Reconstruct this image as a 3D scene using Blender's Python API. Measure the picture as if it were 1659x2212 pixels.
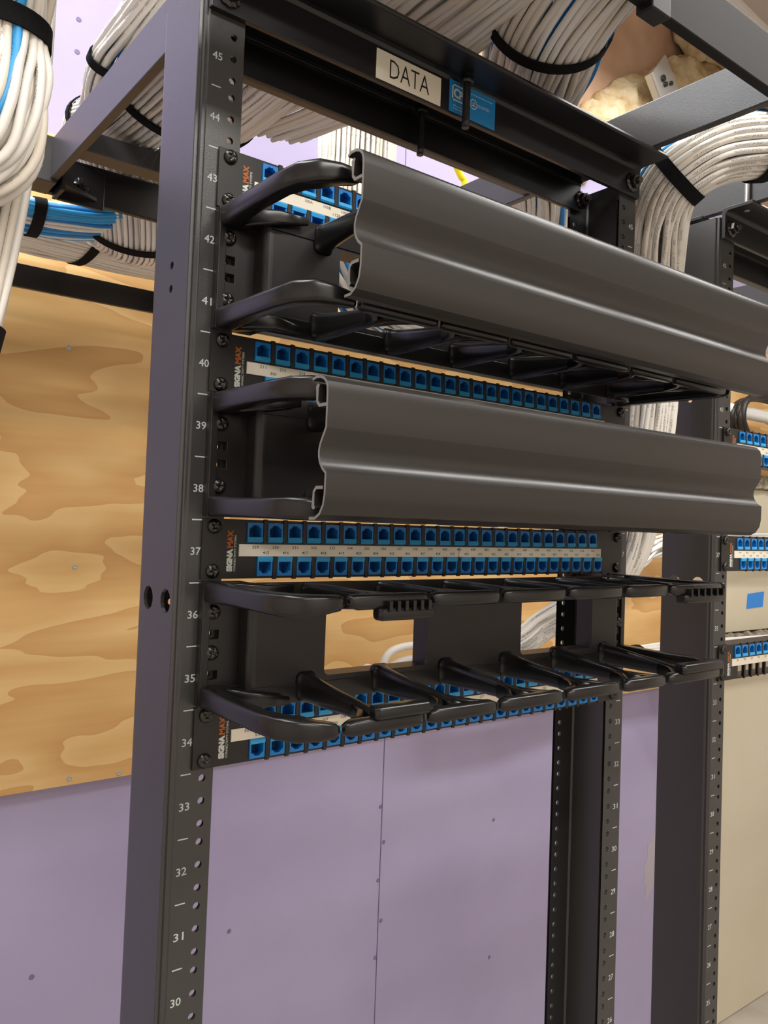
import bpy, bmesh, math, random
from mathutils import Vector, Matrix
random.seed(7)
PI = math.pi
for o in list(bpy.data.objects):
    bpy.data.objects.remove(o, do_unlink=True)
S = 0.001            # all layout figures below are millimetres in the rack's own frame
ZO = 1650.0          # the bottom of unit 37 is 1.65 m above the floor
U = 44.45
scene = bpy.context.scene
COL = scene.collection

# ------------------------------------------------------------------ camera
cam_d = bpy.data.cameras.new('camera')
cam = bpy.data.objects.new('camera', cam_d)
COL.objects.link(cam)
cam_d.sensor_fit = 'HORIZONTAL'
cam_d.sensor_width = 36.0
cam_d.lens = 36.0 * 1752.2 / 1659.0
cam_d.shift_y = -39.13 / 1659.0
cam_d.clip_start = 0.02
cam_d.clip_end = 50
_r = ((0.79075451, -0.61104034, 0.03656506), (0.04995133, 0.00487735, -0.99873974), (0.61009193, 0.79158443, 0.03437906))
cam.matrix_world = Matrix(((_r[0][0], -_r[1][0], -_r[2][0], -490.3 * S),
                           (_r[0][1], -_r[1][1], -_r[2][1], -532.8 * S),
                           (_r[0][2], -_r[1][2], -_r[2][2], (45.7 + ZO) * S),
                           (0, 0, 0, 1)))
scene.camera = cam

# ------------------------------------------------------------------ world, light, exposure
w = bpy.data.worlds.new('world')
scene.world = w
w.use_nodes = True
w.node_tree.nodes['Background'].inputs[0].default_value = (0.9, 0.92, 1.0, 1)
w.node_tree.nodes['Background'].inputs[1].default_value = 0.3

def area_light(name, x, y, z, sx, sy, power, color):
    d = bpy.data.lights.new(name, 'AREA')
    d.shape = 'RECTANGLE'; d.size = sx * S; d.size_y = sy * S
    d.energy = power; d.color = color
    o = bpy.data.objects.new(name, d)
    COL.objects.link(o)
    o.location = (x * S, y * S, (z + ZO) * S)
    return o

# ceiling lamps of the room
area_light('lamp_behind_racks', 500, 620, 1500, 2600, 240, 30, (1.0, 0.99, 0.96))
area_light('lamp_left_aisle', -850, 200, 1300, 260, 1300, 25, (0.95, 0.97, 1.0))
area_light('lamp_front_aisle', -350, -1700, 1560, 2200, 260, 72, (1.0, 0.96, 0.91))
area_light('lamp_right_aisle', 1500, -520, 1560, 2200, 240, 44, (1.0, 0.98, 0.95))
scene.view_settings.view_transform = 'Standard'
scene.view_settings.look = 'None'
scene.view_settings.gamma = 1.0
scene.view_settings.use_curve_mapping = False
scene.view_settings.exposure = 0.0

# ------------------------------------------------------------------ materials
def lin(c):
    return tuple(((v / 255.0) / 12.92 if v / 255.0 <= 0.04045 else ((v / 255.0 + 0.055) / 1.055) ** 2.4) for v in c)

def base_mat(name, rgb, rough=0.5, metal=0.0, spec=0.5, coat=0.0):
    m = bpy.data.materials.new(name)
    m.use_nodes = True
    b = m.node_tree.nodes['Principled BSDF']
    b.inputs['Base Color'].default_value = (*lin(rgb), 1)
    b.inputs['Roughness'].default_value = rough
    b.inputs['Metallic'].default_value = metal
    b.inputs['Specular IOR Level'].default_value = spec
    b.inputs['Coat Weight'].default_value = coat
    return m, m.node_tree, b

def add_noise_bump(nt, b, scale, strength, dist=0.0002, detail=3.0, stretch=None):
    tc = nt.nodes.new('ShaderNodeTexCoord')
    n = nt.nodes.new('ShaderNodeTexNoise')
    n.inputs['Scale'].default_value = scale
    n.inputs['Detail'].default_value = detail
    bp = nt.nodes.new('ShaderNodeBump')
    bp.inputs['Strength'].default_value = strength
    bp.inputs['Distance'].default_value = dist
    src = tc.outputs['Object']
    if stretch:
        mp = nt.nodes.new('ShaderNodeMapping')
        mp.inputs['Scale'].default_value = stretch
        nt.links.new(src, mp.inputs['Vector']); src = mp.outputs[0]
    nt.links.new(src, n.inputs['Vector'])
    nt.links.new(n.outputs['Fac'], bp.inputs['Height'])
    nt.links.new(bp.outputs['Normal'], b.inputs['Normal'])
    return tc, n

def vary(nt, b, rgb_a, rgb_b, scale, detail=4, stretch=None, lo=0.35, hi=0.65):
    tc = nt.nodes.new('ShaderNodeTexCoord')
    n = nt.nodes.new('ShaderNodeTexNoise')
    n.inputs['Scale'].default_value = scale
    n.inputs['Detail'].default_value = detail
    r = nt.nodes.new('ShaderNodeValToRGB')
    r.color_ramp.elements[0].position = lo; r.color_ramp.elements[1].position = hi
    r.color_ramp.elements[0].color = (*lin(rgb_a), 1)
    r.color_ramp.elements[1].color = (*lin(rgb_b), 1)
    src = tc.outputs['Object']
    if stretch:
        mp = nt.nodes.new('ShaderNodeMapping')
        mp.inputs['Scale'].default_value = stretch
        nt.links.new(src, mp.inputs['Vector']); src = mp.outputs[0]
    nt.links.new(src, n.inputs['Vector'])
    nt.links.new(n.outputs['Fac'], r.inputs[0])
    nt.links.new(r.outputs[0], b.inputs['Base Color'])
    return r

M = {}
m, nt, b = base_mat('black_powder_coat', (44, 44, 44), 0.34, spec=0.8); add_noise_bump(nt, b, 1400, 0.35, 0.00025); M['rail'] = m
m, nt, b = base_mat('black_satin_steel', (20, 20, 22), 0.36); add_noise_bump(nt, b, 900, 0.2, 0.0002); M['steel'] = m
m, nt, b = base_mat('black_matte_runway', (26, 26, 26), 0.62, spec=0.25); add_noise_bump(nt, b, 700, 0.2, 0.0003); M['matte'] = m
m, nt, b = base_mat('grey_black_runway_paint', (52, 52, 54), 0.36, spec=0.7); add_noise_bump(nt, b, 700, 0.25, 0.0003); M['runway'] = m
m, nt, b = base_mat('black_moulded_plastic', (20, 20, 20), 0.27); add_noise_bump(nt, b, 1800, 0.12, 0.0001); M['plastic'] = m
m, nt, b = base_mat('black_cover_plastic', (40, 38, 36), 0.34, spec=0.55)
add_noise_bump(nt, b, 120, 0.12, 0.0002, 2, (0.15, 14, 14)); M['cover'] = m
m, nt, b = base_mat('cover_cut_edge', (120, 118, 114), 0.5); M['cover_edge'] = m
m, nt, b = base_mat('panel_black', (26, 24, 23), 0.4); add_noise_bump(nt, b, 1500, 0.15, 0.0001); M['panel'] = m
m, nt, b = base_mat('jack_blue', (12, 124, 204), 0.35); vary(nt, b, (8, 116, 198), (20, 134, 214), 60); M['jack'] = m
m, nt, b = base_mat('jack_tab_blue', (52, 164, 224), 0.4); M['jack_tab'] = m
m, nt, b = base_mat('jack_contact_gold', (190, 150, 70), 0.3, 0.9); M['gold'] = m
m, nt, b = base_mat('printed_white', (205, 210, 205), 0.6); M['white_ink'] = m
m, nt, b = base_mat('printed_grey', (176, 184, 182), 0.6); M['grey_ink'] = m
m, nt, b = base_mat('printed_black', (22, 20, 20), 0.6); M['black_ink'] = m
m, nt, b = base_mat('printed_orange', (168, 92, 34), 0.6); M['orange_ink'] = m
m, nt, b = base_mat('label_cream', (232, 224, 204), 0.55); vary(nt, b, (226, 218, 198), (236, 230, 214), 12); M['label'] = m
m, nt, b = base_mat('sticker_blue', (30, 130, 196), 0.4); M['sticker_blue'] = m
m, nt, b = base_mat('screw_black_nickel', (70, 68, 66), 0.22, 0.85); M['screw'] = m
m, nt, b = base_mat('zinc_steel', (190, 190, 186), 0.35, 0.8); add_noise_bump(nt, b, 200, 0.1); M['zinc'] = m
m, nt, b = base_mat('strap_black', (24, 24, 26), 0.95, spec=0.15); add_noise_bump(nt, b, 1500, 0.9, 0.0008); M['strap'] = m

def cable_mat(name, rgb, ink):
    m, nt, b = base_mat(name, rgb, 0.42, spec=0.45)
    uv = nt.nodes.new('ShaderNodeUVMap')
    sep = nt.nodes.new('ShaderNodeSeparateXYZ')
    nt.links.new(uv.outputs[0], sep.inputs[0])
    def mth(op, a, bb=None, cc=None):
        n = nt.nodes.new('ShaderNodeMath'); n.operation = op
        for i, v in enumerate((a, bb, cc)):
            if v is None: continue
            if isinstance(v, (int, float)): n.inputs[i].default_value = v
            else: nt.links.new(v, n.inputs[i])
        return n.outputs[0]
    # a thin row of characters printed along the jacket, in runs with gaps between them
    band = mth('COMPARE', sep.outputs[0], 0.45, 0.055)
    vc = nt.nodes.new('ShaderNodeTexNoise'); vc.noise_dimensions = '2D'
    mp = nt.nodes.new('ShaderNodeMapping'); mp.inputs['Scale'].default_value = (26, 900, 1)
    nt.links.new(uv.outputs[0], mp.inputs[0]); nt.links.new(mp.outputs[0], vc.inputs['Vector'])
    vc.inputs['Scale'].default_value = 1.0; vc.inputs['Detail'].default_value = 0
    chars = mth('GREATER_THAN', vc.outputs['Fac'], 0.52)
    run = nt.nodes.new('ShaderNodeTexNoise'); run.noise_dimensions = '1D'
    wv = mth('MULTIPLY', sep.outputs[1], 22.0)
    nt.links.new(wv, run.inputs['W']); run.inputs['Scale'].default_value = 1.0
    runs = mth('GREATER_THAN', run.outputs['Fac'], 0.5)
    fac = mth('MULTIPLY', mth('MULTIPLY', band, chars), mth('MULTIPLY', runs, 0.65))
    mx = nt.nodes.new('ShaderNodeMix'); mx.data_type = 'RGBA'
    nt.links.new(fac, mx.inputs[0])
    mx.inputs[6].default_value = (*lin(rgb), 1); mx.inputs[7].default_value = (*lin(ink), 1)
    nt.links.new(mx.outputs[2], b.inputs['Base Color'])
    return m
M['cable_white'] = cable_mat('cable_white', (236, 233, 226), (60, 60, 60))
M['cable_cream'] = cable_mat('cable_cream', (228, 221, 208), (60, 60, 60))
M['cable_grey'] = cable_mat('cable_grey', (214, 212, 208), (70, 70, 70))
M['cable_blue'] = cable_mat('cable_blue', (40, 128, 200), (20, 50, 90))
M['cable_sky'] = cable_mat('cable_sky', (52, 158, 222), (20, 60, 100))
M['cable_yellow'] = base_mat('cable_yellow', (240, 226, 20), 0.4)[0]
M['cable_black'] = base_mat('cable_black', (26, 24, 22), 0.4)[0]

m, nt, b = base_mat('purple_drywall', (158, 144, 178), 0.7, spec=0.3)
vary(nt, b, (158, 149, 182), (170, 162, 194), 2.2, 6, None, 0.3, 0.7)
add_noise_bump(nt, b, 260, 0.12, 0.0004); M['purple'] = m
m, nt, b = base_mat('drywall_seam', (122, 108, 142), 0.8); M['seam'] = m
m, nt, b = base_mat('drywall_scuff', (176, 168, 180), 0.8); M['scuff'] = m
m, nt, b = base_mat('cream_paint', (206, 198, 174), 0.6); vary(nt, b, (202, 193, 168), (210, 203, 182), 1.4); M['cream'] = m
m, nt, b = base_mat('rough_mortar', (146, 138, 122), 0.9); vary(nt, b, (110, 102, 88), (178, 170, 152), 40); add_noise_bump(nt, b, 90, 0.9, 0.004); M['mortar'] = m
m, nt, b = base_mat('concrete_tan', (186, 152, 124), 0.85); vary(nt, b, (172, 138, 112), (198, 166, 138), 5); add_noise_bump(nt, b, 60, 0.3, 0.002); M['concrete'] = m
m, nt, b = base_mat('spray_foam', (186, 164, 124), 0.85); vary(nt, b, (172, 144, 100), (204, 188, 154), 14); add_noise_bump(nt, b, 40, 0.9, 0.01); M['foam'] = m
m, nt, b = base_mat('room_paint', (214, 206, 196), 0.7); M['paint'] = m
m, nt, b = base_mat('floor_grey', (168, 160, 150), 0.6); vary(nt, b, (158, 150, 140), (178, 170, 160), 6); M['floor'] = m
m, nt, b = base_mat('tape_blue', (52, 134, 220), 0.7); M['tape'] = m

# plywood: long cathedral grain from distorted rings, warm varnish
m, nt, b = base_mat('plywood', (196, 150, 92), 0.55, spec=0.35)
tc = nt.nodes.new('ShaderNodeTexCoord')
mp = nt.nodes.new('ShaderNodeMapping'); mp.inputs['Scale'].default_value = (1.1, 1.0, 3.6)
ns = nt.nodes.new('ShaderNodeTexNoise'); ns.inputs['Scale'].default_value = 1.7; ns.inputs['Detail'].default_value = 3.2; ns.inputs['Distortion'].default_value = 0.35; ns.inputs['Roughness'].default_value = 0.42
nt.links.new(tc.outputs['Object'], mp.inputs[0]); nt.links.new(mp.outputs[0], ns.inputs['Vector'])
mt = nt.nodes.new('ShaderNodeMath'); mt.operation = 'MULTIPLY'; mt.inputs[1].default_value = 8.0
nt.links.new(ns.outputs['Fac'], mt.inputs[0])
pp = nt.nodes.new('ShaderNodeMath'); pp.operation = 'FRACT'
nt.links.new(mt.outputs[0], pp.inputs[0])
n2 = nt.nodes.new('ShaderNodeTexNoise'); n2.inputs['Scale'].default_value = 9.0; n2.inputs['Detail'].default_value = 8
mp2 = nt.nodes.new('ShaderNodeMapping'); mp2.inputs['Scale'].default_value = (0.6, 1, 9)
nt.links.new(tc.outputs['Object'], mp2.inputs[0]); nt.links.new(mp2.outputs[0], n2.inputs['Vector'])
ad = nt.nodes.new('ShaderNodeMath'); ad.operation = 'MULTIPLY_ADD'; ad.inputs[1].default_value = 0.62
nt.links.new(pp.outputs[0], ad.inputs[0])
sc2 = nt.nodes.new('ShaderNodeMath'); sc2.operation = 'MULTIPLY'; sc2.inputs[1].default_value = 0.35
nt.links.new(n2.outputs['Fac'], sc2.inputs[0]); nt.links.new(sc2.outputs[0], ad.inputs[2])
rp = nt.nodes.new('ShaderNodeValToRGB')
rp.color_ramp.elements[0].position = 0.2; rp.color_ramp.elements[0].color = (*lin((222, 186, 128)), 1)
rp.color_ramp.elements[1].position = 0.8; rp.color_ramp.elements[1].color = (*lin((202, 156, 98)), 1)
e = rp.color_ramp.elements.new(0.45); e.color = (*lin((214, 174, 114)), 1)
nt.links.new(ad.outputs[0], rp.inputs[0]); nt.links.new(rp.outputs[0], b.inputs['Base Color'])
M['plywood'] = m
m, nt, b = base_mat('plywood_edge', (170, 128, 84), 0.8); M['ply_edge'] = m

# ------------------------------------------------------------------ object helpers
ORIG = {}
def tagset(o, label=None, cat=None, group=None, kind=None):
    if label: o['label'] = label
    if cat: o['category'] = cat
    if group: o['group'] = group
    if kind: o['kind'] = kind
    return o

def thing(name, label, cat, O=(0, 0, 0), group=None):
    o = bpy.data.objects.new(name, None)
    COL.objects.link(o)
    o.empty_display_size = 0.02
    o.location = (O[0] * S, O[1] * S, (O[2] + ZO) * S)
    ORIG[o] = O
    return tagset(o, label, cat, group)

class MB:
    """collects geometry in millimetres (rack frame) and links it as ONE mesh object"""
    def __init__(self):
        self.v = []; self.f = []; self.mi = []; self.sm = []; self.uv = {}
    def add(self, vs, fs, mi=0, smooth=False):
        k = len(self.v)
        self.v.extend(vs)
        for f in fs:
            self.f.append(tuple(i + k for i in f)); self.mi.append(mi); self.sm.append(smooth)
    def box(self, x0, x1, y0, y1, z0, z1, mi=0):
        vs = [(x, y, z) for x in (x0, x1) for y in (y0, y1) for z in (z0, z1)]
        self.add(vs, [(0, 1, 3, 2), (4, 6, 7, 5), (0, 4, 5, 1), (2, 3, 7, 6), (0, 2, 6, 4), (1, 5, 7, 3)], mi)
    def obox(self, c, ax, ay, az, mi=0):
        """oriented box: centre and three half-vectors"""
        c = Vector(c); ax = Vector(ax); ay = Vector(ay); az = Vector(az)
        vs = [tuple(c + i * ax + j * ay + k * az) for i in (-1, 1) for j in (-1, 1) for k in (-1, 1)]
        self.add(vs, [(0, 1, 3, 2), (4, 6, 7, 5), (0, 4, 5, 1), (2, 3, 7, 6), (0, 2, 6, 4), (1, 5, 7, 3)], mi)
    def prism(self, pts, a0, a1, axis, mi=0, smooth=False, caps=True, capmi=None):
        """closed 2D outline extruded along an axis: X -> pts are (y,z); Z -> (x,y); Y -> (x,z)"""
        def P(p, a):
            return (a, p[0], p[1]) if axis == 'X' else ((p[0], a, p[1]) if axis == 'Y' else (p[0], p[1], a))
        n = len(pts)
        vs = [P(p, a0) for p in pts] + [P(p, a1) for p in pts]
        fs = [(i, (i + 1) % n, n + (i + 1) % n, n + i) for i in range(n)]
        self.add(vs, fs, mi, smooth)
        if caps:
            self.add(vs, [tuple(range(n))[::-1], tuple(range(n, 2 * n))], mi if capmi is None else capmi)
    def ring_sweep(self, rings, mi=0, smooth=True, cap=True, closed=False, uvv=None):
        k = len(self.v); n = len(rings[0]); L = len(rings)
        for r in rings: self.v.extend([tuple(p) for p in r])
        for i in range(L - 1 if not closed else L):
            a = k + i * n; bq = k + ((i + 1) % L) * n
            for j in range(n):
                j2 = (j + 1) % n
                if uvv is not None:
                    self.uv[len(self.f)] = ((j / n, uvv[i]), ((j + 1) / n, uvv[i]), ((j + 1) / n, uvv[i + 1]), (j / n, uvv[i + 1]))
                self.f.append((a + j, a + j2, bq + j2, bq + j)); self.mi.append(mi); self.sm.append(smooth)
        if cap and not closed:
            self.f.append(tuple(k + j for j in range(n))[::-1]); self.mi.append(mi); self.sm.append(False)
            self.f.append(tuple(k + (L - 1) * n + j for j in range(n))); self.mi.append(mi); self.sm.append(False)
    def tube(self, path, r, n=8, mi=0, uv=False, cap=True):
        pts = [Vector(p) for p in path]
        rings = []; nrm = None; d = 0; vv = []
        for i, p in enumerate(pts):
            t = (pts[min(i + 1, len(pts) - 1)] - pts[max(i - 1, 0)]).normalized()
            if nrm is None:
                nrm = t.cross(Vector((0, 0, 1)))
                if nrm.length < 0.1: nrm = t.cross(Vector((0, 1, 0)))
                nrm.normalize()
            else:
                nrm = (nrm - t * nrm.dot(t)).normalized()
            bn = t.cross(nrm)
            rr = r[i] if isinstance(r, (list, tuple)) else r
            rings.append([p + (nrm * math.cos(2 * PI * j / n) + bn * math.sin(2 * PI * j / n)) * rr for j in range(n)])
            if i: d += (p - pts[i - 1]).length * S
            vv.append(d)
        self.ring_sweep(rings, mi, True, cap, uvv=vv if uv else None)
    def holes(self, x0, x1, z0, z1, cx, cz, r, y0, y1, mi=0, n=14, axis='Y'):
        """rectangular cell with a round hole, thickness y0..y1; axis = the plate's normal (X or Y)"""
        def P(a, c, y): return (a, y, c) if axis == 'Y' else (y, a, c)
        circ = []; per = []
        for j in range(n):
            t = 2 * PI * (j + 0.5) / n
            dx, dz = math.cos(t), math.sin(t)
            circ.append((cx + r * dx, cz + r * dz))
            s = min(((x1 - cx) / dx if dx > 1e-9 else ((x0 - cx) / dx if dx < -1e-9 else 1e9)),
                    ((z1 - cz) / dz if dz > 1e-9 else ((z0 - cz) / dz if dz < -1e-9 else 1e9)))
            per.append((cx + dx * s, cz + dz * s))
        corners = [(x1, z1), (x0, z1), (x0, z0), (x1, z0)]
        def ang(p): return math.atan2(p[1] - cz, p[0] - cx) % (2 * PI)
        for y in (y0, y1):
            for j in range(n):
                j2 = (j + 1) % n
                a0, a1 = ang(per[j]), ang(per[j2])
                if a1 < a0: a1 += 2 * PI
                mid = [c for c in corners if a0 < ang(c) < a1 or a0 < ang(c) + 2 * PI < a1]
                loop = [circ[j], per[j]] + mid + [per[j2], circ[j2]]
                vs = [P(a, c, y) for a, c in loop]
                self.add(vs, [tuple(range(len(vs)))], mi)
        vs = [P(a, c, y0) for a, c in circ] + [P(a, c, y1) for a, c in circ]
        self.add(vs, [(j, (j + 1) % n, n + (j + 1) % n, n + j) for j in range(n)], mi)
    def grid(self, xs, zs, solid, y0, y1, mi=0):
        """plate in XZ with rectangular openings: solid(xmid, zmid) -> bool"""
        nx, nz = len(xs) - 1, len(zs) - 1
        g = [[solid((xs[i] + xs[i + 1]) / 2, (zs[j] + zs[j + 1]) / 2) for j in range(nz)] for i in range(nx)]
        for i in range(nx):
            for j in range(nz):
                if not g[i][j]: continue
                a, bq, c, d = xs[i], xs[i + 1], zs[j], zs[j + 1]
                self.add([(a, y0, c), (bq, y0, c), (bq, y0, d), (a, y0, d)], [(0, 1, 2, 3)], mi)
                self.add([(a, y1, c), (bq, y1, c), (bq, y1, d), (a, y1, d)], [(3, 2, 1, 0)], mi)
                if i == 0 or not g[i - 1][j]: self.add([(a, y0, c), (a, y0, d), (a, y1, d), (a, y1, c)], [(0, 1, 2, 3)], mi)
                if i == nx - 1 or not g[i + 1][j]: self.add([(bq, y0, c), (bq, y0, d), (bq, y1, d), (bq, y1, c)], [(3, 2, 1, 0)], mi)
                if j == 0 or not g[i][j - 1]: self.add([(a, y0, c), (bq, y0, c), (bq, y1, c), (a, y1, c)], [(3, 2, 1, 0)], mi)
                if j == nz - 1 or not g[i][j + 1]: self.add([(a, y0, d), (bq, y0, d), (bq, y1, d), (a, y1, d)], [(0, 1, 2, 3)], mi)
    def mesh(self, name, mats, O=(0, 0, 0), weld=False):
        me = bpy.data.meshes.new(name)
        me.from_pydata([((a[0] - O[0]) * S, (a[1] - O[1]) * S, (a[2] - O[2]) * S) for a in self.v], [], self.f)
        for mt in (mats if isinstance(mats, (list, tuple)) else [mats]): me.materials.append(mt)
        me.polygons.foreach_set('material_index', self.mi)
        me.polygons.foreach_set('use_smooth', self.sm)
        if self.uv:
            ul = me.uv_layers.new(name='UVMap')
            for fi, uvs in self.uv.items():
                ls = me.polygons[fi].loop_start
                for q, t in enumerate(uvs): ul.data[ls + q].uv = t
        bm = bmesh.new(); bm.from_mesh(me)
        if weld: bmesh.ops.remove_doubles(bm, verts=bm.verts, dist=1e-6)
        bmesh.ops.recalc_face_normals(bm, faces=bm.faces)
        bm.to_mesh(me); bm.free()
        me.update()
        return me
    def build(self, name, mats, parent=None, O=None, bevel=0, weld=False, seg=2):
        if O is None: O = ORIG.get(parent, (0, 0, 0))
        me = self.mesh(name, mats, O, weld or bevel > 0)
        o = bpy.data.objects.new(name, me)
        COL.objects.link(o)
        if parent is not None: o.parent = parent
        else: o.location = (O[0] * S, O[1] * S, (O[2] + ZO) * S)
        ORIG[o] = O
        if bevel:
            md = o.modifiers.new('bevel', 'BEVEL'); md.width = bevel * S; md.segments = seg; md.limit_method = 'ANGLE'; md.angle_limit = math.radians(40)
        return o

def put(name, me, parent, loc, rot=None, label=None):
    """a copy that shares mesh data, placed at loc (mm, rack frame) under its thing"""
    o = bpy.data.objects.new(name, me)
    COL.objects.link(o)
    o.parent = parent
    O = ORIG[parent]
    o.location = ((loc[0] - O[0]) * S, (loc[1] - O[1]) * S, (loc[2] - O[2]) * S)
    if rot: o.rotation_euler = rot
    ORIG[o] = loc
    return o

def catmull(pts, per=8):
    P = [Vector(p) for p in pts]
    P = [P[0] * 2 - P[1]] + P + [P[-1] * 2 - P[-2]]
    out = []
    for i in range(1, len(P) - 2):
        for k in range(per):
            t = k / per
            a, bq, c, d = P[i - 1], P[i], P[i + 1], P[i + 2]
            out.append(0.5 * ((2 * bq) + (c - a) * t + (2 * a - 5 * bq + 4 * c - d) * t * t + (3 * bq - a - 3 * c + d) * t ** 3))
    out.append(P[-2])
    return out

# ---- lettering: glyph outlines from Blender's own font, laid flat on the surface they are printed on
_glyph = {}
def glyphs(s, bold=0.0):
    if (s, bold) in _glyph: return _glyph[(s, bold)]
    cu = bpy.data.curves.new('t', 'FONT'); cu.body = s; cu.resolution_u = 2; cu.offset = bold
    o = bpy.data.objects.new('t', cu)
    me = o.to_mesh()
    vs = [(v.co.x, v.co.y) for v in me.vertices]; fs = [tuple(p.vertices) for p in me.polygons]
    o.to_mesh_clear(); bpy.data.objects.remove(o); bpy.data.curves.remove(cu)
    x0 = min(v[0] for v in vs); x1 = max(v[0] for v in vs); y0 = min(v[1] for v in vs); y1 = max(v[1] for v in vs)
    _glyph[(s, bold)] = (vs, fs, x0, x1, y0, y1)
    return _glyph[(s, bold)]

def text(mb, s, cx, cz, w, h, y, rot=0.0, mi=0, bold=0.0):
    """centred text on a surface facing -Y; w,h the extent in mm of the written line; rot degrees"""
    vs, fs, x0, x1, y0, y1 = glyphs(s, bold)
    kx = w / (x1 - x0); kz = h / (y1 - y0); c, sn = math.cos(rot), math.sin(rot)
    out = []
    for a, bq in vs:
        a = (a - (x0 + x1) / 2) * kx; bq = (bq - (y0 + y1) / 2) * kz
        out.append((cx + a * c - bq * sn, y, cz + a * sn + bq * c))
    mb.add(out, fs, mi)

# ------------------------------------------------------------------ shared small meshes
def screw_mesh():
    mb = MB(); n = 32; prof = [(5.3, 0), (5.3, -0.7), (4.9, -1.9), (4.1, -2.8), (3.2, -3.3), (2.4, -3.55), (1.6, -3.7), (0.9, -3.75)]
    rings = []
    for r, y in prof:
        ring = []
        for j in range(n):
            a = 2 * PI * j / n
            x, z = r * math.cos(a), r * math.sin(a)
            yy = y
            if (abs(x) < 0.85 or abs(z) < 0.85) and r < 3.6: yy = y + 2.0 * (1 - r / 4.4)
            ring.append((x, yy, z))
        rings.append(ring)
    mb.ring_sweep(rings, 0, True, False)
    mb.add([(0.9 * math.cos(2 * PI * j / n), -2.0, 0.9 * math.sin(2 * PI * j / n)) for j in range(n)], [tuple(range(n))])
    mb.add([(0.9 * math.cos(2 * PI * j / n), -3.75 + (2.0 * (1 - 0.9 / 4.4) if (abs(math.cos(2 * PI * j / n)) < 0.94 or abs(math.sin(2 * PI * j / n)) < 0.94) else 0), 0.9 * math.sin(2 * PI * j / n)) for j in range(n)], [tuple(range(n))])
    return mb.mesh('screw', M['screw'])
SCREW = screw_mesh()

def hexbolt_mesh():
    mb = MB(); n = 24
    # serrated flange washer, hex head, domed top
    fl = []
    for y, r in ((0, 10.5), (-1.6, 10.5), (-3.0, 8.0)):
        fl.append([((r - (0.8 if j % 2 else 0)) * math.cos(2 * PI * j / n), y, (r - (0.8 if j % 2 else 0)) * math.sin(2 * PI * j / n)) for j in range(n)])
    mb.ring_sweep(fl, 0, False, True)
    hx = [[(r * math.cos(2 * PI * j / 6 + 0.3), y, r * math.sin(2 * PI * j / 6 + 0.3)) for j in range(6)] for y, r in ((-2.5, 7.4), (-7.2, 7.4), (-8.0, 6.6))]
    mb.ring_sweep(hx, 0, False, True)
    mb.tube([(0, -7, 0), (0, -12, 0)], 3.6, 10)
    return mb.mesh('bolt', M['screw'])
HEXBOLT = hexbolt_mesh()

def jack_mesh(flip):
    """keystone socket, 12.6 x 14.4: stepped contact well and a release tab; flip = well downwards"""
    mb = MB()
    W, Hh = 6.3, 14.4
    xs = [-6.3, -5.0, -3.6, -2.2, 2.2, 3.6, 5.0, 6.3]
    zs = [0, 4.0, 10.4, 11.5, 12.6, 13.6, 14.4]
    def open_(x, z):
        if z < 4.0 or z > 13.6: return False
        ax = abs(x)
        if z < 10.4: return ax < 5.0
        if z < 11.5: return ax < 3.6
        if z < 12.6: return ax < 2.2
        return ax < 2.2 and False
    mb.grid(xs, zs, lambda x, z: not open_(x, z), -3.2, 1.0, 0)
    # well walls and floor
    mb.box(-6.3, 6.3, 10.0, 11.0, 0, 14.4, 0)
    mb.box(-6.3, -5.1, 1.0, 10, 0, 14.4, 0); mb.box(5.1, 6.3, 1.0, 10, 0, 14.4, 0)
    mb.box(-5.1, 5.1, 1.0, 10, 13.0, 14.4, 0); mb.box(-5.1, 5.1, 1.0, 10, 0, 3.4, 0)
    # lighter tab proud of the face
    mb.add([(-6.2, -3.3, 0.2), (6.2, -3.3, 0.2), (6.2, -4.1, 1.2), (-6.2, -4.1, 1.2), (6.2, -3.6, 3.9), (-6.2, -3.6, 3.9), (6.2, -2.6, 4.0), (-6.2, -2.6, 4.0), (-6.2, -2.6, 0.2), (6.2, -2.6, 0.2)],
           [(0, 1, 2, 3), (3, 2, 4, 5), (5, 4, 6, 7), (7, 6, 9, 8), (8, 9, 1, 0), (0, 3, 5, 7, 8), (1, 9, 6, 4, 2)], 1)
    for k in range(8):
        x = -3.1 + k * 0.89
        mb.add([(x - .2, 1.5, 10.2), (x + .2, 1.5, 10.2), (x + .2, 9.5, 6.0), (x - .2, 9.5, 6.0)], [(0, 1, 2, 3)], 2)
    if flip:
        mb.v = [(-x, y, 14.4 - z) for x, y, z in mb.v]
    return mb.mesh('keystone_jack', [M['jack'], M['jack_tab'], M['gold']])
JACK_UP = jack_mesh(False); JACK_DN = jack_mesh(True)

# ================================================================== THE ROOM
def plain(name, mb, mat, kind='structure', **k):
    o = mb.build(name, mat, **k); o['kind'] = kind; return o
WY = 1050.0
mb = MB(); mb.box(-2600, 3600, -2600, WY + 120, -ZO - 60, -ZO); plain('floor', mb, M['floor'])
mb = MB(); mb.box(-2600, 3600, -2600, WY + 120, 1850, 1910); plain('ceiling', mb, M['paint'])
mb = MB(); mb.box(-2600, -2500, -2600, WY + 120, -ZO, 1850); plain('wall_left', mb, M['paint'])
mb = MB(); mb.box(3500, 3600, -2600, WY + 120, -ZO, 1850); plain('wall_right', mb, M['paint'])
mb = MB(); mb.box(-2500, 3500, -2600, -2500, -ZO, 1850); plain('wall_front', mb, M['paint'])
mb = MB(); mb.box(-2500, 3500, WY + 13, WY + 120, -ZO, 1850)
wall = plain('wall_back', mb, M['concrete'])
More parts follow.
